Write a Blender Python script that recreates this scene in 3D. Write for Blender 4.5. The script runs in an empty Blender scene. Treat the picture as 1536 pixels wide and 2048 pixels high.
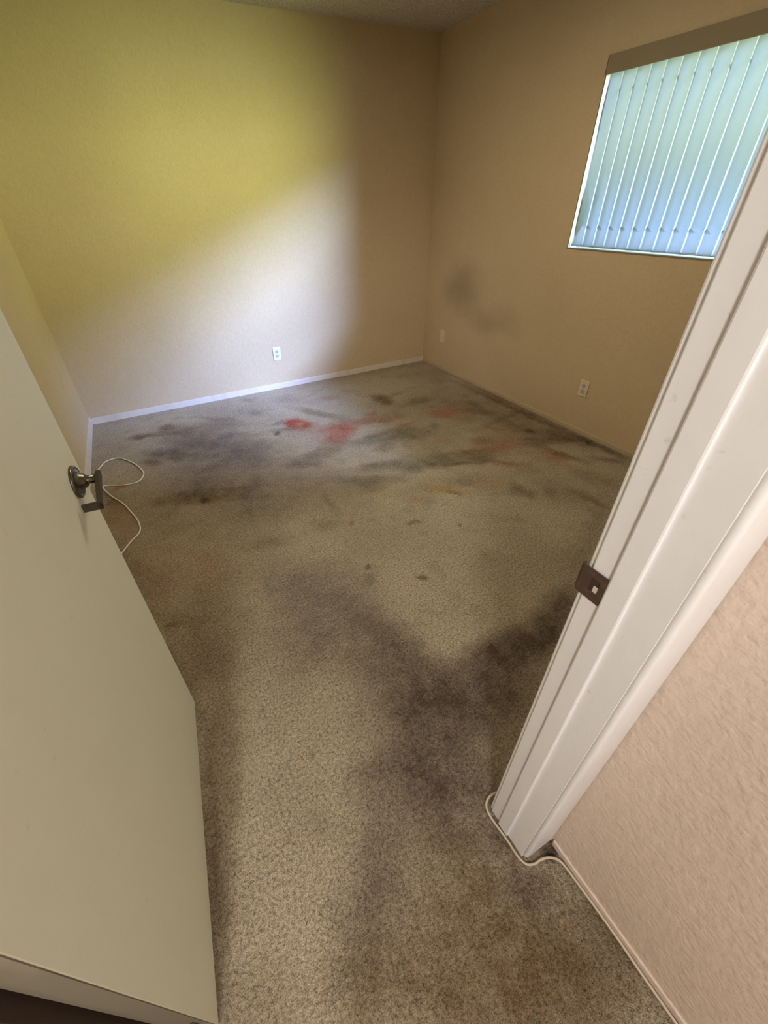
import bpy, bmesh, math, random
from mathutils import Vector, Matrix, Euler
random.seed(4)
S = bpy.context.scene
COL = S.collection

# ------------------------------------------------------------------ camera
F_PX, PX, PY, CAM_H = 835.92, 726.34, 1010.94, 1.4332
cd = bpy.data.cameras.new('camera'); cam = bpy.data.objects.new('camera', cd); COL.objects.link(cam)
rt = Vector((0.88968741, -0.45593056, -0.02415845)); up = Vector((0.2863268, 0.51594926, 0.80734956)); fw = Vector((0.3556308, 0.72520596, -0.58957871))
cam.matrix_world = Matrix(((rt.x, up.x, -fw.x, 0), (rt.y, up.y, -fw.y, 0), (rt.z, up.z, -fw.z, CAM_H), (0, 0, 0, 1)))
cd.sensor_fit = 'HORIZONTAL'; cd.sensor_width = 36; cd.lens = F_PX / 1536 * 36
cd.shift_x = (768 - PX) / 1536; cd.shift_y = -(1024 - PY) / 1536
cd.clip_start = .02; cd.clip_end = 100
S.camera = cam

# ------------------------------------------------------------------ light
S.view_settings.view_transform = 'Standard'; S.view_settings.look = 'None'
S.view_settings.gamma = 1; S.view_settings.use_curve_mapping = False
S.view_settings.exposure = 0
W = bpy.data.worlds.new('world'); S.world = W; W.use_nodes = True
bg = W.node_tree.nodes['Background']; bg.inputs[0].default_value = (.55, .75, 1, 1); bg.inputs[1].default_value = .6

def area(name, loc, target, sx, sy, col, power, spread=180):
    l = bpy.data.lights.new(name, 'AREA'); l.shape = 'RECTANGLE'; l.size = sx; l.size_y = sy
    l.color = col; l.energy = power; l.spread = math.radians(spread)
    o = bpy.data.objects.new(name, l); COL.objects.link(o); o.location = loc
    o.rotation_euler = (Vector(target) - Vector(loc)).to_track_quat('-Z', 'Y').to_euler()
    return o
WIN = (2.67, 1.65, 1.55)
# blue sky and sunlit lawn seen along the open direction of the vertical slats
sky = area('sky_light', (WIN[0] + 2.15, WIN[1] - 3.0, 3.0), WIN, 2.8, .75, (.33, .47, 1), 3900)
sky.rotation_euler = (sky.rotation_euler.to_matrix() @ Matrix.Rotation(math.radians(24), 3, 'Z')).to_euler()
area('garden_light', (WIN[0] + 2.25, WIN[1] - 2.75, 1.45), WIN, 3.2, 1.4, (.78, .90, .33), 1080)
# blue and green sources added outside the window to tint the slats
area('slat_fill_blue', (WIN[0] + 1.0, WIN[1] + .2, .75), (WIN[0], WIN[1], 1.2), 2.2, .5, (.10, .27, 1), 100)
area('slat_fill_green', (WIN[0] + 1.1, WIN[1] + .2, 2.25), (WIN[0], WIN[1], 1.9), 2.2, .5, (.85, .90, .10), 85)
# hall ceiling light, and a second source added to brighten the door
area('hall_light', (-.66, -1.15, 2.36), (-.1, .2, .4), .35, .35, (1, .955, .90), 41)
area('hall_fill', (.05, -1.9, 2.3), (.2, 2.5, .3), .9, .5, (1, .96, .90), 16)
# fill added under the bedroom ceiling, no fixture there
area('bedroom_fill', (1.15, 1.9, 2.36), (1.15, 1.9, 0), .7, .7, (1, .87, .64), 19)

# ------------------------------------------------------------------ helpers
def mat(name, col=(.8, .8, .8), rough=.6, metal=0, spec=.5):
    m = bpy.data.materials.new(name); m.use_nodes = True
    b = m.node_tree.nodes['Principled BSDF']
    b.inputs['Base Color'].default_value = (*col, 1); b.inputs['Roughness'].default_value = rough
    b.inputs['Metallic'].default_value = metal; b.inputs['Specular IOR Level'].default_value = spec
    return m, m.node_tree, b
def N(t, kind, **kw):
    n = t.nodes.new(kind)
    for k, v in kw.items():
        if k in n.inputs: n.inputs[k].default_value = v
        else: setattr(n, k, v)
    return n
def noise(t, scale, detail=2, vec=None, rough=.5):
    n = N(t, 'ShaderNodeTexNoise', Scale=scale, Detail=detail, Roughness=rough)
    if vec: t.links.new(vec, n.inputs['Vector'])
    return n.outputs['Fac']
def maprange(t, src, a, b, c, d, smooth=False):
    n = N(t, 'ShaderNodeMapRange'); n.interpolation_type = 'SMOOTHSTEP' if smooth else 'LINEAR'
    t.links.new(src, n.inputs[0])
    for i, v in enumerate((a, b, c, d)): n.inputs[i + 1].default_value = v
    return n.outputs[0]
def mix(t, fac, A, B, mode='MIX'):
    n = N(t, 'ShaderNodeMix', data_type='RGBA', blend_type=mode)
    if isinstance(fac, (int, float)): n.inputs[0].default_value = fac
    else: t.links.new(fac, n.inputs[0])
    for i, v in ((6, A), (7, B)):
        if isinstance(v, tuple): n.inputs[i].default_value = (*v, 1) if len(v) == 3 else v
        else: t.links.new(v, n.inputs[i])
    return n.outputs[2]
def math_(t, op, a, b):
    n = N(t, 'ShaderNodeMath', operation=op)
    for i, v in enumerate((a, b)):
        if isinstance(v, (int, float)): n.inputs[i].default_value = v
        else: t.links.new(v, n.inputs[i])
    return n.outputs[0]
def bump(t, b, src, strength, dist):
    n = N(t, 'ShaderNodeBump', Strength=strength, Distance=dist); t.links.new(src, n.inputs['Height'])
    t.links.new(n.outputs[0], b.inputs['Normal']); return n
def pos(t):
    return N(t, 'ShaderNodeNewGeometry').outputs['Position']
def blob(t, vec, loc, rotz, scale, soft=.9, rot=None):
    m = N(t, 'ShaderNodeMapping', vector_type='TEXTURE')
    m.inputs['Location'].default_value = loc; m.inputs['Rotation'].default_value = rot or (0, 0, rotz); m.inputs['Scale'].default_value = scale
    t.links.new(vec, m.inputs['Vector'])
    l = N(t, 'ShaderNodeVectorMath', operation='LENGTH'); t.links.new(m.outputs[0], l.inputs[0])
    return maprange(t, l.outputs['Value'], 1 + soft * .35, 1 - soft, 0, 1, True)

def box(bm, x0, x1, y0, y1, z0, z1, bev=0, seg=2):
    n0 = len(bm.verts)
    vs = [bm.verts.new((x, y, z)) for x in (x0, x1) for y in (y0, y1) for z in (z0, z1)]
    fs = [bm.faces.new([vs[i] for i in f]) for f in ((0, 1, 3, 2), (4, 6, 7, 5), (0, 4, 5, 1), (2, 3, 7, 6), (0, 2, 6, 4), (1, 5, 7, 3))]
    if bev:
        es = list({e for f in fs for e in f.edges})
        bmesh.ops.bevel(bm, geom=es, offset=bev, segments=seg, profile=.5, affect='EDGES')
def obj(name, bm, m, parent=None, smooth=False, loc=None, rotz=0):
    bmesh.ops.recalc_face_normals(bm, faces=bm.faces[:])
    me = bpy.data.meshes.new(name); bm.to_mesh(me); bm.free()
    for p in me.polygons: p.use_smooth = smooth
    o = bpy.data.objects.new(name, me); COL.objects.link(o)
    me.materials.append(m)
    if parent: o.parent = parent
    if loc: o.location = loc
    if rotz: o.rotation_euler = (0, 0, rotz)
    return o
def struct(o, label=None):
    o['kind'] = 'structure'
    if label: o['label'] = label
    return o
def boxes(name, lst, m, parent=None, bev=0, **k):
    bm = bmesh.new()
    for b in lst: box(bm, *b, bev=bev)
    return obj(name, bm, m, parent, **k)
def tag(o, label, cat, group=None):
    o['label'] = label; o['category'] = cat
    if group: o['group'] = group
    return o
def empty(name, loc, rot=(0, 0, 0)):
    o = bpy.data.objects.new(name, None); COL.objects.link(o); o.location = loc; o.rotation_euler = rot
    o.empty_display_size = .1
    return o
def smooth_path(pts, n=8):
    P = [Vector(p) for p in pts]; out = []
    for i in range(len(P) - 1):
        a, b, c, d = P[max(i - 1, 0)], P[i], P[i + 1], P[min(i + 2, len(P) - 1)]
        for k in range(n):
            u = k / n
            out.append(.5 * ((2 * b) + (c - a) * u + (2 * a - 5 * b + 4 * c - d) * u * u + (3 * b - a - 3 * c + d) * u ** 3))
    return out + [P[-1]]
def tube(bm, pts, r, seg=10, caps=True, ry=None):
    rings = []; ry = ry or r
    for i, p in enumerate(pts):
        d = (pts[min(i + 1, len(pts) - 1)] - pts[max(i - 1, 0)]).normalized()
        a = d.cross(Vector((0, 0, 1)))
        a = a.normalized() if a.length > 1e-4 else Vector((1, 0, 0)); b = a.cross(d).normalized()
        rings.append([bm.verts.new(p + a * math.cos(2 * math.pi * k / seg) * r + b * math.sin(2 * math.pi * k / seg) * ry) for k in range(seg)])
    for A, B in zip(rings, rings[1:]):
        for k in range(seg): bm.faces.new((A[k], A[(k + 1) % seg], B[(k + 1) % seg], B[k]))
    if caps: bm.faces.new(rings[0]); bm.faces.new(rings[-1])
def lathe(bm, prof, M, seg=40):
    """prof: (radius, height) along local x; M places it"""
    rings = []
    for r, h in prof:
        if r < 1e-6: rings.append([bm.verts.new(M @ Vector((h, 0, 0)))])
        else: rings.append([bm.verts.new(M @ Vector((h, r * math.cos(2 * math.pi * k / seg), r * math.sin(2 * math.pi * k / seg)))) for k in range(seg)])
    for A, B in zip(rings, rings[1:]):
        for k in range(seg):
            k2 = (k + 1) % seg
            if len(A) == 1 and len(B) == 1: continue
            if len(A) == 1: bm.faces.new((A[0], B[k], B[k2]))
            elif len(B) == 1: bm.faces.new((A[k], A[k2], B[0]))
            else: bm.faces.new((A[k], A[k2], B[k2], B[k]))

XR, XL, YB, ZC = 2.661, -.5741, 3.845, 2.44

# ------------------------------------------------------------------ materials
def wall_mat(name, col, col2, smudge=False, bs=.45):
    m, t, b = mat(name, col, .72, spec=.25)
    p = pos(t)
    c = mix(t, maprange(t, noise(t, 1.7, 3, p), .35, .7, 0, 1), col, col2)
    c = mix(t, maprange(t, noise(t, 55, 2, p), .35, .7, 0, .12), c, (.35, .27, .19))
    if smudge:
        n = N(t, 'ShaderNodeTexNoise', Scale=3.5, Detail=3); t.links.new(p, n.inputs['Vector'])
        w = N(t, 'ShaderNodeVectorMath', operation='MULTIPLY_ADD'); t.links.new(n.outputs['Color'], w.inputs[0]); w.inputs[1].default_value = (.3, .3, .3); w.inputs[2].default_value = (-.15, -.15, -.15)
        a = N(t, 'ShaderNodeVectorMath', operation='ADD'); t.links.new(p, a.inputs[0]); t.links.new(w.outputs[0], a.inputs[1])
        s1 = blob(t, a.outputs[0], (2.665, 3.30, .76), 0, (.5, .33, .21), 1)
        s2 = blob(t, a.outputs[0], (2.665, 2.90, .58), 0, (.5, .38, .13), 1)
        c = mix(t, math_(t, 'MULTIPLY', s1, .52), c, (.24, .18, .11))
        c = mix(t, math_(t, 'MULTIPLY', s2, .4), c, (.28, .21, .13))
    t.links.new(c, b.inputs['Base Color'])
    h = math_(t, 'ADD', noise(t, 90, 3, p), math_(t, 'MULTIPLY', noise(t, 34, 2, p), .8))
    bump(t, b, h, bs, .004)
    return m
M_WALL = wall_mat('tan_orange_peel_wall', (.635, .505, .325), (.60, .47, .30))
M_WALLW = wall_mat('tan_smudged_wall', (.635, .505, .325), (.60, .47, .30), True)
M_HALL = wall_mat('pinkish_beige_hall_wall', (.72, .60, .51), (.67, .555, .46), bs=.6)

def paint(name, col, dirt=.25, rough=.42):
    m, t, b = mat(name, col, rough, spec=.4)
    p = pos(t)
    mp = N(t, 'ShaderNodeMapping'); mp.inputs['Scale'].default_value = (1, 1, .35); t.links.new(p, mp.inputs['Vector'])
    d = maprange(t, noise(t, 9, 5, mp.outputs[0]), .52, .8, 0, dirt)
    c = mix(t, d, col, (.42, .33, .25))
    sp = maprange(t, noise(t, 48, 3, p), .69, .78, 0, dirt * 1.6)
    c = mix(t, sp, c, (.28, .2, .15))
    t.links.new(c, b.inputs['Base Color'])
    bump(t, b, noise(t, 26, 3, p), .22, .004)
    return m
M_TRIM = paint('chipped_white_trim_paint', (.86, .855, .87), .16)
M_BASE = paint('scuffed_baseboard_paint', (.74, .66, .58), .35)
M_BASET = paint('tan_painted_baseboard', (.54, .42, .28), .35)
M_DOOR = paint('cream_door_paint', (.79, .80, .68), .08, .5)
M_WOODEDGE = paint('raw_door_edge', (.17, .145, .10), .6, .85)
M_DARK = mat('dark_gap', (.05, .03, .02), .9)[0]

m, t, b = mat('popcorn_ceiling', (.72, .68, .58), .9, spec=.1)
p = pos(t); v = N(t, 'ShaderNodeTexVoronoi', Scale=90); t.links.new(p, v.inputs['Vector'])
c = mix(t, maprange(t, noise(t, 120, 3, p), .4, .62, 0, .55), (.74, .70, .60), (.36, .31, .22)); t.links.new(c, b.inputs['Base Color'])
bump(t, b, math_(t, 'ADD', math_(t, 'MULTIPLY', v.outputs['Distance'], -.8), noise(t, 60, 3, p)), 1, .012)
M_CEIL = m

# carpet: worn cut pile with its stains and the doorway path, grime mixed with painted shadow
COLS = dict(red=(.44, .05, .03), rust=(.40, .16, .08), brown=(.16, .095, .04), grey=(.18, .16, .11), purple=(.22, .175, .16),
            dark=(.09, .07, .05), tan=(.50, .32, .12), tan_and_shade=(.215, .15, .085), grime_and_shade=(.145, .105, .08))  # the last two also carry painted shadow
STAINS_AND_SHADE=[
(0.004,2.135,1.000,0.592,2.42,'purple',0.37,1),
(-0.217,1.833,0.600,0.401,2.06,'rust',0.15,1),
(2.437,2.369,1.077,0.537,1.99,'tan_and_shade',0.39,1),
(0.319,1.095,0.352,0.275,1.85,'grime_and_shade',0.28,1),
(1.607,2.577,1.175,0.498,2.62,'tan_and_shade',0.33,1),
(2.002,1.884,0.676,0.444,2.17,'tan',0.21,1),
(0.205,2.908,0.663,0.427,2.33,'purple',0.34,1),
(2.000,2.022,0.099,0.047,2.70,'dark',0.20,0.8),
(1.902,3.143,0.153,0.032,-2.90,'brown',0.29,0.8),
(0.305,2.197,0.299,0.051,2.58,'grey',0.29,0.8),
(0.224,2.324,0.273,0.043,2.80,'brown',0.47,0.8),
(1.082,2.124,0.136,0.064,3.02,'dark',0.31,0.8),
(0.619,2.228,0.083,0.038,2.76,'purple',0.30,0.8),
(1.109,2.542,0.219,0.042,2.57,'grey',0.36,0.8),
(1.756,2.189,0.090,0.057,2.75,'rust',0.33,0.8),
(1.563,1.679,0.163,0.102,2.66,'dark',0.26,0.8),
(2.269,1.650,0.132,0.078,1.83,'rust',0.49,0.8),
(-0.068,3.020,0.191,0.073,-2.94,'brown',0.31,0.8),
(0.823,2.948,0.206,0.047,2.83,'purple',0.52,0.8),
(0.163,3.037,0.206,0.095,2.55,'brown',0.49,0.8),
(-0.134,2.405,0.142,0.055,-3.11,'brown',0.33,0.8),
(1.767,1.480,0.072,0.052,1.48,'dark',0.21,0.8),
(1.840,1.815,0.149,0.044,2.30,'grey',0.57,0.8),
(2.574,2.198,0.157,0.085,2.67,'brown',0.27,0.8),
(0.169,2.661,0.172,0.064,-2.86,'purple',0.45,0.8),
(0.486,2.791,0.204,0.105,-3.12,'brown',0.24,0.8),
(2.029,1.284,0.153,0.085,1.71,'grey',0.25,0.8),
(1.983,1.622,0.115,0.085,2.17,'dark',0.20,0.8),
(2.172,1.754,0.113,0.034,2.59,'grey',0.19,0.8),
(1.832,1.956,0.160,0.044,2.74,'brown',0.29,0.8),
(0.024,2.934,0.260,0.063,2.52,'grey',0.54,0.8),
(2.218,1.586,0.155,0.064,1.89,'rust',0.25,0.8),
(2.189,2.159,0.134,0.038,1.92,'rust',0.36,0.8),
(1.349,1.944,0.143,0.052,-3.13,'dark',0.33,0.8),
(0.055,2.457,0.104,0.078,1.50,'purple',0.55,0.8),
(-0.088,2.544,0.225,0.075,2.53,'grey',0.21,0.8),
(2.250,1.346,0.183,0.089,1.95,'brown',0.23,0.8),
(2.044,1.147,0.194,0.034,1.69,'grey',0.52,0.8),
(1.893,1.724,0.218,0.037,2.60,'rust',0.43,0.8),
(1.013,2.570,0.130,0.037,2.63,'rust',0.48,0.8),
(0.485,2.528,0.216,0.076,3.06,'purple',0.37,0.8),
(-0.026,3.458,0.099,0.077,1.69,'brown',0.53,0.8),
(0.034,2.456,0.136,0.048,2.39,'purple',0.25,0.8),
(1.637,2.559,0.164,0.039,-2.94,'rust',0.46,0.8),
(2.333,1.606,0.185,0.048,1.86,'brown',0.56,0.8),
(0.380,3.082,0.106,0.096,-2.83,'purple',0.53,0.8),
(0.720,2.372,0.185,0.063,2.68,'purple',0.54,0.8),
(0.441,2.608,0.098,0.076,1.00,'grey',0.58,0.8),
(-0.057,3.022,0.183,0.091,-3.12,'purple',0.53,0.8),
(0.781,3.098,0.071,0.028,-2.80,'purple',0.55,0.8),
(1.734,3.013,0.072,0.053,1.42,'brown',0.36,0.8),
(1.360,3.367,0.106,0.077,2.97,'rust',0.33,0.8),
(1.651,1.501,0.262,0.084,2.66,'dark',0.18,0.8),
(1.326,2.320,0.099,0.071,-2.98,'brown',0.48,0.8),
(1.507,2.866,0.091,0.061,0.80,'rust',0.51,0.8),
(-0.069,3.038,0.198,0.065,2.74,'purple',0.43,0.8),
(1.041,1.985,0.277,0.068,2.67,'grey',0.49,0.8),
(0.161,2.271,0.268,0.074,2.84,'brown',0.53,0.8),
(1.831,2.437,0.093,0.045,0.91,'grey',0.42,0.8),
(2.356,2.033,0.213,0.062,1.56,'dark',0.17,0.8),
(0.370,3.425,0.214,0.050,2.42,'purple',0.46,0.8),
(0.688,3.696,0.079,0.041,2.08,'grey',0.26,0.8),
(1.582,1.901,0.269,0.034,2.75,'brown',0.56,0.8),
(0.009,2.320,0.301,0.084,2.80,'brown',0.46,0.8),
(1.986,2.066,0.109,0.077,3.05,'brown',0.38,0.8),
(1.042,3.639,0.081,0.036,2.11,'purple',0.22,0.8),
(1.894,1.342,0.080,0.052,0.86,'grey',0.46,0.8),
(1.764,1.408,0.093,0.070,2.08,'brown',0.44,0.8),
(2.190,2.707,0.194,0.059,1.58,'dark',0.16,0.8),
(2.366,2.578,0.068,0.041,1.97,'brown',0.56,0.8),
(0.808,2.392,0.260,0.087,-3.04,'brown',0.27,0.8),
(0.532,3.005,0.158,0.047,2.61,'brown',0.19,0.8),
(1.495,2.749,0.126,0.047,2.29,'brown',0.34,0.8),
(-0.064,2.422,0.238,0.063,2.60,'purple',0.38,0.8),
(0.899,2.487,0.236,0.089,-3.06,'brown',0.47,0.8),
(0.819,2.949,0.067,0.045,-2.40,'grey',0.28,0.8),
(1.551,1.659,0.070,0.041,2.83,'dark',0.13,0.8),
(0.289,2.231,0.099,0.079,1.24,'purple',0.20,0.8),
(1.946,1.418,0.218,0.069,1.84,'grey',0.23,0.8),
(2.528,1.418,0.108,0.041,2.30,'grey',0.56,0.8),
(-0.073,2.317,0.319,0.030,2.49,'purple',0.22,0.8),
(1.367,2.515,0.161,0.034,-3.08,'brown',0.46,0.8),
(1.422,1.711,0.293,0.089,2.96,'dark',0.13,0.8),
(0.721,2.434,0.180,0.061,3.03,'purple',0.39,0.8),
(1.253,2.459,0.145,0.064,-3.06,'grey',0.28,0.8),
(0.497,2.724,0.069,0.054,3.07,'purple',0.35,0.8),
(0.912,3.011,0.147,0.096,2.26,'red',0.80,0.4),
(0.965,2.927,0.182,0.125,2.47,'rust',0.44,0.8),
(1.129,2.711,0.201,0.152,-2.69,'red',0.58,0.7),
(1.266,2.774,0.253,0.086,3.13,'rust',0.55,0.8),
(1.525,2.753,0.232,0.074,2.97,'rust',0.44,0.8),
(1.140,3.091,0.296,0.069,2.14,'brown',0.52,0.8),
(1.998,2.590,0.123,0.089,2.30,'red',0.40,0.8),
(2.105,2.598,0.231,0.120,2.20,'rust',0.55,0.8),
(2.317,2.474,0.212,0.088,2.03,'brown',0.57,0.8),
(1.748,3.110,0.148,0.100,1.60,'brown',0.80,0.8),
(2.001,2.908,0.170,0.089,-3.08,'brown',0.57,0.8),
(2.656,2.614,0.485,0.074,1.65,'brown',0.34,0.9),
(2.324,2.679,0.120,0.066,2.67,'brown',0.46,0.8),
(1.444,2.452,0.287,0.120,3.13,'grey',0.66,0.9),
(1.624,2.387,0.201,0.109,3.05,'grey',0.60,0.9),
(1.625,1.953,0.415,0.119,2.78,'grey',0.72,0.9),
(1.253,2.056,0.266,0.084,2.63,'grey',0.60,0.9),
(1.570,2.172,0.361,0.330,3.07,'grey',0.30,1),
(0.261,2.833,0.605,0.317,2.02,'purple',0.63,1),
(0.406,2.836,0.225,0.211,1.20,'purple',0.57,0.9),
(0.075,2.554,0.405,0.192,2.32,'purple',0.52,1),
(0.121,3.281,0.333,0.207,2.89,'brown',0.46,1),
(0.403,2.302,0.376,0.192,2.75,'purple',0.57,1),
(0.447,2.029,0.450,0.192,2.59,'purple',0.57,1),
(0.258,1.994,0.268,0.182,2.40,'grey',0.42,1),
(0.749,2.142,0.310,0.165,2.26,'purple',0.46,1),
(0.049,2.279,0.040,0.033,2.73,'dark',0.86,0.7),
(0.012,2.360,0.127,0.053,2.55,'dark',0.34,0.9),
(0.707,1.884,0.136,0.033,1.56,'dark',0.40,0.9),
(0.288,1.707,0.153,0.061,2.90,'grey',0.42,0.9),
(0.598,1.703,0.110,0.061,2.59,'grey',0.42,0.9),
(0.957,1.972,0.141,0.125,2.48,'dark',0.34,0.9),
(0.740,1.650,0.038,0.023,-2.34,'rust',0.66,0.8),
(0.808,1.744,0.079,0.025,0.83,'rust',0.28,0.9),
(1.157,1.663,0.073,0.046,2.68,'rust',0.33,0.9),
(1.379,1.672,0.181,0.066,2.30,'tan',0.63,0.9),
(1.395,1.620,0.059,0.027,2.29,'brown',0.46,0.8),
(1.677,1.588,0.125,0.084,2.81,'tan',0.46,0.9),
(1.041,1.484,0.049,0.026,2.67,'brown',0.46,0.8),
(2.083,1.922,0.355,0.147,3.00,'rust',0.46,1),
(1.859,1.924,0.217,0.081,2.85,'brown',0.34,1),
(2.398,1.999,0.055,0.040,2.99,'dark',0.69,0.8),
(2.302,1.903,0.101,0.039,2.67,'dark',0.46,0.8),
(2.509,1.840,0.178,0.114,1.81,'brown',0.69,0.9),
(2.354,1.811,0.227,0.064,2.84,'dark',0.40,0.9),
(2.567,1.734,0.151,0.065,1.59,'dark',0.46,0.9),
(2.404,2.275,0.362,0.044,-2.92,'brown',0.40,0.9),
(2.376,2.081,0.242,0.097,1.79,'brown',0.34,1),
(-0.198,3.395,0.161,0.057,2.93,'brown',0.69,0.8),
(0.015,3.332,0.149,0.047,2.84,'brown',0.52,0.8),
(-0.184,2.922,0.076,0.049,2.57,'brown',0.57,0.8),
(-0.038,2.896,0.085,0.052,2.31,'brown',0.52,0.8),
(0.668,3.390,0.096,0.074,1.98,'dark',0.34,0.9),
(0.719,2.927,0.045,0.030,1.45,'dark',0.69,0.8),
(0.983,3.536,0.185,0.115,2.47,'brown',0.23,1),
(0.361,3.320,0.250,0.093,2.56,'grey',0.42,1),
(-0.396,2.690,0.068,0.039,-2.82,'rust',0.77,0.8),
(-0.420,2.369,0.233,0.082,1.84,'rust',0.39,1),
(-0.450,2.557,0.175,0.039,1.83,'brown',0.46,0.9),
(-0.302,1.652,0.275,0.126,1.87,'rust',0.24,1),
(-0.036,1.616,0.225,0.129,2.47,'rust',0.22,1),
(-0.234,1.391,0.057,0.019,2.79,'brown',0.69,0.8),
(-0.258,1.449,0.134,0.058,2.55,'brown',0.34,1),
(0.651,1.300,0.025,0.018,-2.63,'dark',0.80,0.8),
(0.623,1.222,0.061,0.034,1.36,'grey',0.36,0.9),
(0.847,1.119,0.038,0.029,2.78,'brown',0.75,0.8),
(1.241,1.339,0.023,0.014,-2.87,'dark',0.92,0.7),
(1.280,1.537,0.023,0.015,2.72,'dark',0.34,0.8),
(-0.035,0.476,0.017,0.014,2.40,'brown',0.46,0.9),
(0.011,0.852,0.017,0.013,2.17,'dark',0.52,0.9),
(0.104,0.636,0.013,0.012,2.20,'brown',0.46,0.9),
(0.668,0.470,0.027,0.010,2.69,'dark',0.69,0.8),
(0.179,0.513,0.082,0.012,1.03,'dark',0.21,1),
(0.074,0.426,0.127,0.029,2.66,'brown',0.14,1),
(0.208,0.453,0.039,0.015,1.09,'dark',0.29,1),
(2.595,2.197,1.096,0.048,1.61,'brown',0.69,0.9),  # next lines: contact shade painted along wall bases, jamb and door foot
(2.638,1.623,0.251,0.043,1.64,'dark',0.69,0.9),
(0.590,-0.085,0.176,0.018,-1.57,'dark',0.52,1),
(0.483,0.174,0.079,0.017,1.61,'dark',0.69,0.9),
(0.584,0.107,0.036,0.019,2.81,'dark',0.97,0.6),  # shaded gap under the casing painted on the carpet
(-0.258,1.190,0.507,0.020,1.79,'dark',0.29,1),
(-0.229,0.509,0.378,0.018,1.46,'dark',0.40,1),
(0.422,1.226,0.305,0.171,2.34,'purple',0.44,1),
(0.281,1.004,0.245,0.168,1.92,'grime_and_shade',0.39,1),
(0.534,0.923,0.283,0.114,1.86,'grime_and_shade',0.66,0.8),
(0.496,0.742,0.281,0.142,1.96,'grime_and_shade',0.66,0.9),
(0.980,0.630,0.333,0.105,3.05,'grime_and_shade',0.88,0.6),  # path grime with a standing person's shadow painted in
(1.255,0.681,0.205,0.097,-2.82,'grime_and_shade',0.77,0.8),
(0.763,0.555,0.286,0.147,2.93,'grime_and_shade',0.77,0.9),
(0.509,0.565,0.315,0.232,2.39,'grime_and_shade',0.83,0.9),
(0.422,0.386,0.246,0.175,2.81,'grime_and_shade',0.77,0.9),
(0.274,0.375,0.189,0.157,0.72,'grime_and_shade',0.66,0.9),
(0.117,0.239,0.191,0.112,0.83,'grime_and_shade',0.66,0.9),
(0.443,0.247,0.200,0.127,2.81,'grime_and_shade',0.55,1),
(0.026,0.143,0.103,0.100,2.55,'tan_and_shade',0.55,1),
(0.365,0.132,0.235,0.160,2.87,'tan_and_shade',0.83,1),
(0.462,-0.038,0.317,0.187,-0.14,'tan_and_shade',0.97,0.9),  # person's shadow in the hall light painted as darker carpet
(0.195,0.030,0.269,0.103,2.69,'tan_and_shade',0.77,1),
(0.159,0.118,0.154,0.090,2.72,'tan_and_shade',0.44,1),
(0.466,0.079,0.086,0.060,2.78,'grime_and_shade',0.55,1),
(-0.442,1.956,0.558,0.131,1.81,'grime_and_shade',0.28,1),
(-0.189,0.212,0.113,0.071,2.53,'tan_and_shade',0.33,1),
(0.387,1.387,0.312,0.164,2.60,'purple',0.40,1),
(0.311,1.189,0.224,0.171,1.38,'purple',0.34,1),
(-0.188,0.645,0.562,0.066,1.31,'tan_and_shade',0.50,0.6),  # left jamb's shadow painted as a strip beside the door
(-0.107,1.238,0.351,0.191,1.26,'tan_and_shade',0.55,0.8),
(1.745,0.932,0.333,0.094,-2.78,'grey',0.36,1),
(1.964,1.214,0.259,0.099,2.70,'brown',0.23,1),
]
def stain_shade_layer(me):
    """worn, stained and painted-shade patches as one colour + strength per carpet point"""
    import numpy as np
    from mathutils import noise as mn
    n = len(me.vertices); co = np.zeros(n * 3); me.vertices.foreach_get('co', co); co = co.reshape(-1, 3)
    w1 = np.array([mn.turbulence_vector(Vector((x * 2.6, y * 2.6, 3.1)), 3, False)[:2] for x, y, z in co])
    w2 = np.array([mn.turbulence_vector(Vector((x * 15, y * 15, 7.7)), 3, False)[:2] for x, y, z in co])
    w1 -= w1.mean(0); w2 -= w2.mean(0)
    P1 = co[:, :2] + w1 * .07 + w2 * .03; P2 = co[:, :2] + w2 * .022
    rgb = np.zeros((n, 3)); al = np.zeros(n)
    for (x, y, sx, sy, r, col, st, so) in STAINS_AND_SHADE:
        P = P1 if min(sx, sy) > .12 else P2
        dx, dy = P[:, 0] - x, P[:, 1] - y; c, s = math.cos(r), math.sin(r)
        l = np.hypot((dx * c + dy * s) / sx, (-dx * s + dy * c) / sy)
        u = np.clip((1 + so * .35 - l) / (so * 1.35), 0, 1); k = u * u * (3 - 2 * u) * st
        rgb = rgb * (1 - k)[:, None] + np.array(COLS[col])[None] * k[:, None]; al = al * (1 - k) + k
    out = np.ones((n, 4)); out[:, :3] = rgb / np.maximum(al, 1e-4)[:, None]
    ca = me.attributes.new('stain_shade_colour', 'FLOAT_COLOR', 'POINT'); ca.data.foreach_set('color', out.ravel())
    fa = me.attributes.new('stain_shade_strength', 'FLOAT', 'POINT'); fa.data.foreach_set('value', al)
m, t, b = mat('stained_beige_carpet', (.4, .33, .24), .95, spec=.05)
p = pos(t)
c = mix(t, maprange(t, noise(t, 1.6, 5, p, .6), .36, .66, 0, 1, True), (.60, .505, .375), (.49, .41, .305))
c = mix(t, maprange(t, noise(t, 6, 5, p, .65), .5, .75, 0, .45, True), c, (.28, .225, .165))
sc = N(t, 'ShaderNodeAttribute', attribute_name='stain_shade_colour'); sf = N(t, 'ShaderNodeAttribute', attribute_name='stain_shade_strength')
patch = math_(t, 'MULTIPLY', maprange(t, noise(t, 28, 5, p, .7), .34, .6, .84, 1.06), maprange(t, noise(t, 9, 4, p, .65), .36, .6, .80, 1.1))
c = mix(t, math_(t, 'MULTIPLY', sf.outputs['Fac'], patch), c, sc.outputs['Color'])
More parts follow.
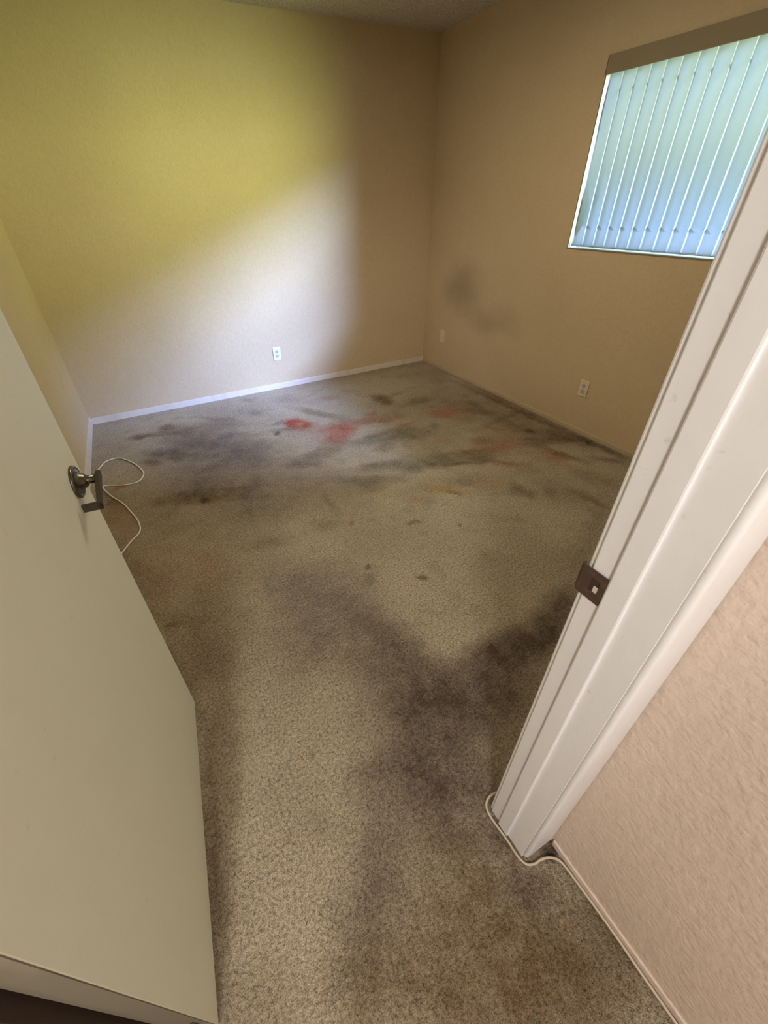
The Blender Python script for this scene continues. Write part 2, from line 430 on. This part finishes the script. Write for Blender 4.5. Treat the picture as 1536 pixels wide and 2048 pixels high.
fl = N(t, 'ShaderNodeTexVoronoi', Scale=230); t.links.new(p, fl.inputs['Vector'])
g = noise(t, 330, 3, p, .7); g2 = noise(t, 105, 3, p, .6)
tuft = math_(t, 'ADD', math_(t, 'MULTIPLY', g, .6), math_(t, 'MULTIPLY', g2, .4))
tv = maprange(t, tuft, .38, .62, .42, 1.42)
tv = math_(t, 'MULTIPLY', tv, maprange(t, noise(t, 125, 2, p, .5), .32, .44, .62, 1.04))
tc = N(t, 'ShaderNodeCombineColor'); [t.links.new(tv, tc.inputs[i]) for i in range(3)]
c = mix(t, 1, c, tc.outputs[0], 'MULTIPLY')
t.links.new(c, b.inputs['Base Color'])
bump(t, b, math_(t, 'ADD', tuft, math_(t, 'MULTIPLY', fl.outputs['Distance'], -.25)), .9, .012)
M_CARPET = m

# metals, plastics, blind
M_NICKEL, t, b = mat('aged_dark_nickel', (.17, .155, .125), .3, .95)
t.links.new(maprange(t, noise(t, 60, 3, pos(t)), .3, .7, .2, .45), b.inputs['Roughness'])
M_NICKEL2 = mat('dull_bronze_lever', (.085, .07, .052), .55, .35)[0]
M_PLATE, t, b = mat('brown_painted_strike', (.055, .03, .024), .5, .0)
c = mix(t, maprange(t, noise(t, 70, 3, pos(t)), .5, .72, 0, .6), (.075, .042, .032), (.15, .09, .06)); t.links.new(c, b.inputs['Base Color'])
M_HOLE = mat('bare_latch_pocket', (.62, .6, .57), .5)[0]
M_WHITE = mat('white_outlet_plastic', (.8, .79, .76), .35)[0]
M_OUTTAN = wall_mat('painted_over_outlet', (.78, .66, .50), (.74, .62, .46), bs=.1)
M_SLOT = mat('dark_slot', (.03, .025, .02), .7)[0]
M_SLOTG = mat('grey_receptacle_face', (.52, .52, .52), .4)[0]
M_CABLE, t, b = mat('white_cable_sheath', (.8, .77, .7), .4)
M_CABLE2 = mat('grimy_painted_cable', (.56, .47, .36), .5)[0]
M_FRAME = mat('white_aluminium_frame', (.78, .8, .78), .4)[0]
M_REVEAL = paint('cream_window_reveal', (.27, .27, .19), .05)
M_VAL = mat('tan_valance', (.30, .25, .16), .8)[0]
m = bpy.data.materials.new('translucent_vinyl_slat'); m.use_nodes = True; t = m.node_tree; t.nodes.clear()
o_ = t.nodes.new('ShaderNodeOutputMaterial'); d_ = N(t, 'ShaderNodeBsdfDiffuse', Color=(.17, .18, .14, 1)); tr = N(t, 'ShaderNodeBsdfTranslucent', Color=(.88, .92, .86, 1))
mx = N(t, 'ShaderNodeMixShader', Fac=.28); t.links.new(d_.outputs[0], mx.inputs[1]); t.links.new(tr.outputs[0], mx.inputs[2]); t.links.new(mx.outputs[0], o_.inputs[0])
M_SLAT = m
m = bpy.data.materials.new('window_glass'); m.use_nodes = True; t = m.node_tree; t.nodes.clear()
o_ = t.nodes.new('ShaderNodeOutputMaterial'); g_ = N(t, 'ShaderNodeBsdfGlossy', Roughness=.02); tr = N(t, 'ShaderNodeBsdfTransparent', Color=(.95, .97, .96, 1))
fr = N(t, 'ShaderNodeLayerWeight', Blend=.5); mx = N(t, 'ShaderNodeMixShader'); t.links.new(maprange(t, math_(t, 'POWER', fr.outputs['Facing'], 5), 0, 1, .03, .9), mx.inputs[0]); t.links.new(tr.outputs[0], mx.inputs[1]); t.links.new(g_.outputs[0], mx.inputs[2]); t.links.new(mx.outputs[0], o_.inputs[0])
M_GLASS = m
m, t, b = mat('lawn', (.12, .2, .05), .95); M_LAWN = m
c = mix(t, noise(t, 30, 3, pos(t)), (.07, .14, .03), (.2, .28, .07)); t.links.new(c, b.inputs['Base Color'])
M_ADDED_EAVE = wall_mat('added_eave_stucco', (.6, .55, .45), (.55, .5, .4))

# ------------------------------------------------------------------ shell
HX = .604; HL = -1.9; HY = -3.0         # hall: right wall, left wall, back wall
DY0, DY1 = .137, .247                   # wall with the doorway
JR, JL, DH = .506, -.335, 2.05          # right jamb face, left jamb face, head height
WZ0, WZ1 = 1.145, 2.030; WY0, WY1 = .95, 2.273
bm = bmesh.new()
def steps(pts):
    out = []
    for (a, b_, s) in pts:
        k = max(1, round((b_ - a) / s)); out += [a + (b_ - a) * i / k for i in range(k)]
    return out + [pts[-1][1]]
GX = steps([(-2.0, -.7, .3), (-.7, 2.80, .011)]); GY = steps([(HY - .1, -.4, .3), (-.4, YB + .1, .011)])
gv = [[bm.verts.new((x, y, 0)) for y in GY] for x in GX]
for A, B in zip(gv, gv[1:]):
    for k in range(len(GY) - 1): bm.faces.new((A[k], B[k], B[k + 1], A[k + 1]))
lo = [bm.verts.new((x, y, -.1)) for x, y in ((-2.0, HY - .1), (2.8, HY - .1), (2.8, YB + .1), (-2.0, YB + .1))]
bm.faces.new(lo)
fl_ = struct(obj('floor', bm, M_CARPET), 'worn beige carpet with red stains, dark stains and painted shade')
stain_shade_layer(fl_.data)
struct(boxes('ceiling', [(-2.0, 2.80, HY - .1, YB + .1, ZC, ZC + .12)], M_CEIL))
struct(boxes('wall_back', [(XL - .12, 2.78, YB, YB + .12, 0, ZC)], M_WALL))
struct(boxes('wall_left', [(XL - .12, XL, DY1, YB, 0, ZC)], M_WALL))
# window wall, local frame at the far floor corner (the wall runs 0.5 degrees off square)
WC = (XR, YB, 0); WR = .0083
def wl(x0, x1, y0, y1, z0, z1): return (x0 - 0, x1 - 0, y0 - YB, y1 - YB, z0, z1)
struct(boxes('wall_right', [wl(0, .13, DY1 - .02, WY0, 0, ZC), wl(0, .13, WY1, YB, 0, ZC), wl(0, .13, WY0, WY1, 0, WZ0), wl(0, .13, WY0, WY1, WZ1, ZC)], M_WALLW, loc=WC, rotz=WR))
struct(boxes('wall_doorway', [(JR + .02, 2.72, DY0, DY1, 0, ZC), (HL, JL - .02, DY0, DY1, 0, ZC), (JL - .02, JR + .02, DY0, DY1, DH + .02, ZC)], M_WALL))
struct(boxes('wall_hall_right', [(HX, HX + .12, HY, DY0 - .001, 0, ZC)], M_HALL))
struct(boxes('wall_hall_left', [(HL - .1, HL, HY, DY1, 0, ZC)], M_HALL))
struct(boxes('wall_hall_back', [(HL, HX + .12, HY - .1, HY, 0, ZC)], M_HALL))

# baseboards
def baseboard(name, x0, x1, y0, y1, h, m, **k): return struct(boxes(name, [(x0, x1, y0, y1, 0, h)], m, bev=.003, **k))
baseboard('baseboard_back', XL, XR, YB - .011, YB + .001, .052, M_BASE)
baseboard('baseboard_left', XL - .001, XL + .011, DY1, YB - .011, .075, M_BASE)
baseboard('baseboard_right', -.009, .001, DY1 - YB, -.011, .032, M_BASET, loc=WC, rotz=WR)
baseboard('baseboard_hall', HX - .006, HX + .001, HY, .118, .026, M_HALL)

# doorway trim: right jamb with its stop, casings, left jamb, head
def jamb_profile(face, sgn, ystop0, ystop1, z1, bev=.002):
    bm = bmesh.new()
    x0, x1 = sorted((face, face + sgn * .02))
    box(bm, x0, x1, DY0 - .004, .252, .004, z1, bev=bev)
    s0, s1 = sorted((face + sgn * .003, face - sgn * .0055))
    box(bm, s0, s1, ystop0, ystop1, .004, z1, bev=.003)
    return bm
rj = struct(obj('trim_1', jamb_profile(JR, 1, .185, .220, DH), M_TRIM), 'right door jamb with raised stop')
bm = bmesh.new(); box(bm, JR, HX - .003, .122, DY0 + .002, .018, DH + .07, bev=.0075, seg=4)
struct(obj('trim_2', bm, M_TRIM, smooth=True), 'hall side casing of the right door jamb')
bm = bmesh.new(); box(bm, JR + .004, JR + .062, .2475, .2610, .0, DH + .06, bev=.003)
struct(obj('trim_3', bm, M_TRIM), 'bedroom side casing of the right door jamb')
lj = struct(obj('trim_4', jamb_profile(JL, -1, .168, .203, DH), M_TRIM), 'left door jamb with stop')
g_ = boxes('shadow_gap_strip', [(JL - .001, JL + .0105, .2035, .236, .004, DH - .01)], M_DARK, lj); g_['label'] = 'dark strip standing in for the shadow gap at the hinge'  # dark box in place of the shaded gap behind the door
bm = bmesh.new(); box(bm, JL - .062, JL - .004, .122, DY0 + .001, 0, DH + .06, bev=.004); box(bm, JL - .062, JL - .004, .2475, .261, 0, DH + .06, bev=.003)
struct(obj('trim_5', bm, M_TRIM), 'left door casings')
bm = bmesh.new(); box(bm, JL - .02, JR + .02, DY0 - .004, .252, DH, DH + .02, bev=.002); box(bm, JL, JR, .185, .220, DH - .01, DH, bev=.002)
box(bm, JL - .062, JR + .09, .122, DY0 - .001, DH + .004, DH + .062, bev=.004); box(bm, JL - .062, JR + .062, .2475, .261, DH + .004, DH + .062, bev=.003)
struct(obj('trim_6', bm, M_TRIM), 'door head jamb and casings')

# strike plate: dark painted plate with a latch hole and a lip curling to the bedroom side
bm = bmesh.new()
T = .0018; x = JR - T
ys = [.2215, .2300, .2450, .2560]; zs = [.922, .938, .964, .978]
g = [[bm.verts.new((x, y, z)) for z in zs] for y in ys]
for i in range(3):
    for j in range(3):
        if (i, j) != (1, 1): bm.faces.new((g[i][j], g[i][j + 1], g[i + 1][j + 1], g[i + 1][j]))
lip = g[3]
for k, (dx, dy) in enumerate(((.0, .006), (.003, .0105), (.009, .013), (.015, .0125))):
    inset = (.001, .003, .006, .010)[k]
    zz = [zs[0] + inset, zs[1] + inset * .4, zs[2] - inset * .4, zs[3] - inset]
    nx = [bm.verts.new((x + dx, .2560 + dy, z)) for z in zz]
    for j in range(3): bm.faces.new((lip[j], lip[j + 1], nx[j + 1], nx[j]))
    lip = nx
bm.normal_update(); bmesh.ops.solidify(bm, geom=bm.faces[:], thickness=-.0016)
sp = obj('strike_plate', bm, M_PLATE, rj, smooth=False); sp['label'] = 'dark brown strike plate with curled lip'
bm = bmesh.new(); box(bm, JR - .0016, JR - .0004, .2295, .2455, .9375, .9645)
obj('latch_pocket', bm, M_DARK, sp)
bm = bmesh.new(); box(bm, JR - .0024, JR - .0012, .2300, .2385, .9385, .9505, bev=.0005)
q = obj('latch_tab', bm, M_HOLE, sp); q['label'] = 'bare pale metal in the latch hole'
bm = bmesh.new()
for z in (.930, .971): lathe(bm, [(0, 0), (.0032, 0), (.0028, -.0010), (0, -.0014)], Matrix.Translation((x - .0004, .2385, z)), 14)
obj('screw', bm, M_PLATE, sp)

# ------------------------------------------------------------------ the open door
H = Vector((-.276, .216)); DA = .0932; DL = .777
door = struct(empty('door_1', (H.x, H.y, .012), (0, 0, -DA)), 'open flush cream door hinged on the left jamb')
# local: +y along the door to its free edge, +x out of the visible face
bm = bmesh.new(); box(bm, -.035, 0, 0, DL, 0, 2.03, bev=.0018, seg=2)
slab = obj('door_panel', bm, M_DOOR, door)
bm = bmesh.new(); box(bm, -.0345, -.0005, -.0012, .0004, .001, 2.029)
obj('hinge_edge', bm, M_WOODEDGE, door)['label'] = 'raw wooden hinge edge of the door'
def hinge(z):
    bm = bmesh.new(); tube(bm, [Vector((-.041, -.004, z)), Vector((-.041, -.004, z + .09))], .0055, 12)
    box(bm, -.036, -.008, -.0030, -.0012, z, z + .09)
    return obj('hinge', bm, M_NICKEL, door)
for z in (.09, 1.0, 1.78): hinge(z)
# lever handle set
RY, RZ = .716, .962
hd = obj('door_handle', (lambda bm: (lathe(bm, [(.0, 0), (.0110, 0), (.0092, .010), (.0092, .031), (0, .031)], Matrix.Translation((0.006, RY, RZ)), 28), bm)[1])(bmesh.new()), M_NICKEL, door, smooth=True)
hd['label'] = 'dark metal lever handle set'
bm = bmesh.new(); lathe(bm, [(.0345, 0), (.0350, .0015), (.0345, .004), (.032, .0065), (.0300, .0068), (.0285, .0058), (.024, .0078), (.018, .0125), (.0145, .0185), (.0115, .0225), (0, .0225)], Matrix.Translation((0, RY, RZ)), 48)
obj('rose', bm, M_NICKEL, hd, smooth=True)['label'] = 'round polished domed rose'
bm = bmesh.new()
X1 = .0405
def rrect(c, dx, dz): return [(c[0] + sx * dx, c[1], c[2] + sz * dz) for sx, sz in ((-1, -1), (1, -1), (1, 1), (-1, 1))]
path = [((X1, .747, .9600), .0025, .0035), ((X1, .743, .9605), .0038, .0065), ((X1, .735, .9605), .0044, .0085), ((X1, .718, .9565), .0044, .0090), ((X1, .690, .9455), .0042, .0082), ((X1, .655, .9290), .0042, .0078)]
rings = [[bm.verts.new(q) for q in rrect(c, dx, dz)] for c, dx, dz in path]
for A, B in zip(rings, rings[1:]):
    for k in range(4): bm.faces.new((A[k], A[(k + 1) % 4], B[(k + 1) % 4], B[k]))
bm.faces.new(rings[0]); bm.faces.new(rings[-1])
box(bm, .008, X1 + .0042, .655, .663, .9210, .9375)
bmesh.ops.bevel(bm, geom=[e for e in bm.edges], offset=.0008, segments=2, affect='EDGES')
obj('lever', bm, M_NICKEL2, hd)['label'] = 'dull brown lever with its end returned to the door'
bm = bmesh.new(); box(bm, -.030, -.006, DL - .0006, DL + .0008, RZ - .028, RZ + .028); box(bm, -.023, -.012, DL, DL + .009, RZ - .008, RZ + .008, bev=.002)
obj('latch', bm, M_NICKEL, hd)
bm = bmesh.new(); lathe(bm, [(.0345, 0), (.034, -.005), (.02, -.008), (.012, -.012), (.011, -.04), (.02, -.045), (.026, -.055), (.02, -.066), (0, -.068)], Matrix.Translation((-.035, RY, RZ)), 32)
obj('inner_knob', bm, M_NICKEL, hd, smooth=True)

# ------------------------------------------------------------------ window and blinds (local frame of the window wall)
win = struct(empty('window_1', WC, (0, 0, WR)))
boxes('window_frame', [wl(.095, .125, WY0, WY1, WZ0, WZ0 + .03), wl(.095, .125, WY0, WY1, WZ1 - .03, WZ1), wl(.095, .125, WY0, WY0 + .03, WZ0, WZ1), wl(.095, .125, WY1 - .03, WY1, WZ0, WZ1)], M_FRAME, win)
boxes('window_pane', [wl(.108, .112, WY0 + .03, WY1 - .03, WZ0 + .03, WZ1 - .03)], M_GLASS, win)
boxes('window_reveal', [wl(-.002, .096, WY1 - .008, WY1 + .001, WZ0, WZ1), wl(-.002, .096, WY0 - .001, WY0 + .008, WZ0, WZ1)], M_REVEAL, win, bev=.002)
boxes('window_sill', [wl(-.006, .096, WY0 - .001, WY1 + .001, WZ0 - .002, WZ0 + .006)], M_REVEAL, win, bev=.002)

bl = empty('vertical_blinds', WC, (0, 0, WR))
tag(bl, 'closed white vertical slat blinds glowing with daylight, hung in the window under a tan valance', 'window blinds')
ZS0, ZS1 = WZ0 + .014, WZ1 - .03
boxes('valance', [wl(-.012, -.004, WY0 + .002, WY1 - .002, 1.952, WZ1 + .0), wl(-.012, .03, WY1 - .010, WY1 - .002, 1.952, WZ1 - .001)], M_VAL, bl, bev=.0015)
boxes('headrail', [wl(.020, .060, WY0 + .02, WY1 - .02, WZ1 - .028, WZ1 - .002)], M_FRAME, bl)
ang = math.radians(41)
slat_me = None
def slat_bm():
    bm = bmesh.new(); n = 8; W2 = .046; rows = []
    for k in range(n + 1):
        u = -1 + 2 * k / n; s = u * W2; bow = .007 * (1 - u * u)
        x = math.sin(ang) * s + math.cos(ang) * bow; y = -math.cos(ang) * s + math.sin(ang) * bow
        rows.append([bm.verts.new((x, y, z)) for z in (ZS0, ZS1)])
    for A, B in zip(rows, rows[1:]): bm.faces.new((A[0], B[0], B[1], A[1]))
    bm.normal_update(); bmesh.ops.solidify(bm, geom=bm.faces[:], thickness=.0009)
    return bm
y = WY1 - .055; first = None
while y > WY0 + .04:
    if first is None:
        first = obj('slat', slat_bm(), M_SLAT, bl, smooth=True); o = first
    else:
        o = first.copy(); COL.objects.link(o)
    o.location = (.040, y - YB, 0); o.rotation_euler = (0, 0, math.radians(random.uniform(-.8, .8)))
    y -= .0785

# outside: unseen eave added to shape the daylight, and the lawn
struct(boxes('added_eave', [(2.80, 3.15, -1.5, 5, 2.36, 2.44)], M_ADDED_EAVE), 'eave added to shade the slat tops')
tag(boxes('lawn', [(2.80, 14, -10, 12, -.3, -.2)], M_LAWN), 'green lawn outside the window', 'lawn'); bpy.data.objects['lawn']['kind'] = 'structure'

# ------------------------------------------------------------------ outlets
def outlet(name, label, loc, rotz, m, mface, duplex=True):
    r = empty(name, loc, (0, 0, rotz)); tag(r, label, 'outlet')   # local -y is out of the wall
    boxes('cover_plate', [(-.035, .035, -.006, .001, -.057, .057)], m, r, bev=.0025)
    if duplex:
        for s in (1, -1):
            bm = bmesh.new(); zc = s * .0195
            ring = []
            for k in range(28):
                a = 2 * math.pi * k / 28
                ring.append((.0165 * math.cos(a), max(-.0135, min(.0135, .0175 * math.sin(a)))))
            A = [bm.verts.new((x, -.006, zc + z)) for x, z in ring]; B = [bm.verts.new((x, -.0082, zc + z)) for x, z in ring]
            for k in range(28): bm.faces.new((A[k], A[(k + 1) % 28], B[(k + 1) % 28], B[k]))
            bm.faces.new(B)
            f = obj('receptacle', bm, mface, r)
            boxes('slot', [(-.0075, -.0050, -.0088, -.0078, zc - .001, zc + .008), (.0050, .0075, -.0088, -.0078, zc - .001, zc + .007), (-.0025, .0025, -.0088, -.0078, zc - .010, zc - .005)], M_SLOT, f)
        bm = bmesh.new(); lathe(bm, [(0, .002), (.003, .0018), (.0034, 0)], Matrix.Translation((0, -.006, 0)) @ Matrix.Rotation(-math.pi / 2, 4, 'Z'), 14)
        obj('screw', bm, M_SLOTG, r)
    else:
        boxes('wall_jack', [(-.008, .008, -.0085, -.005, -.010, .010)], mface, r, bev=.001)
    return r
outlet('wall_outlet', 'bright white duplex outlet low on the back wall', (1.0535, YB, .320), 0, M_WHITE, M_SLOTG)
r90 = -math.pi / 2 + .0083
def wx(y): return XR + .0083 * (YB - y)
outlet('wall_jack_plate', 'small tan blank plate on the window wall near the far corner', (wx(3.523), 3.523, .324), r90, M_OUTTAN, M_OUTTAN, False)
outlet('wall_outlet', 'tan painted duplex outlet on the window wall beside the door jamb', (wx(1.859), 1.859, .320), r90, M_OUTTAN, M_SLOTG)

# ------------------------------------------------------------------ cables
def cable(name, pts, r, m, label):
    bm = bmesh.new(); tube(bm, smooth_path(pts), r, 10); return tag(obj(name, bm, m, smooth=True), label, 'cable')
z = .0055
cable('white_cable', [(x, y, z + dz) for x, y, dz in ((-.565, 2.80, 0), (-.535, 2.93, .004), (-.500, 3.02, .006), (-.463, 3.085, .004), (-.384, 3.092, .001), (-.310, 2.985, 0), (-.262, 2.86, 0), (-.250, 2.77, 0), (-.285, 2.695, 0), (-.350, 2.690, 0), (-.40, 2.705, 0), (-.450, 2.728, .003), (-.488, 2.730, .005), (-.480, 2.68, .003), (-.442, 2.585, .0), (-.385, 2.47, 0), (-.348, 2.357, 0), (-.315, 2.235, 0), (-.314, 2.131, 0), (-.363, 2.062, 0), (-.412, 1.98, 0), (-.45, 1.90, 0), (-.50, 1.78, 0), (-.545, 1.6, 0))], .0042, M_CABLE, 'thin white cable looping on the carpet behind the door handle')
cable('painted_cable', [(x, y, zz) for x, y, zz in ((.592, -2.4, .006), (.592, -1.0, .006), (.592, -.25, .006), (.594, -.08, .008), (.592, .03, .008), (.588, .075, .010), (.572, .094, .012), (.548, .104, .010), (.525, .106, .007), (.505, .116, .006), (.497, .140, .006), (.4965, .180, .006), (.4925, .235, .006), (.496, .262, .008), (.510, .276, .014), (.535, .279, .016), (.565, .274, .010), (.60, .268, .008), (.8, .2655, .006), (1.6, .2655, .006))], .0033, M_CABLE2, 'painted white cable run along the hall wall base and around the door jamb')
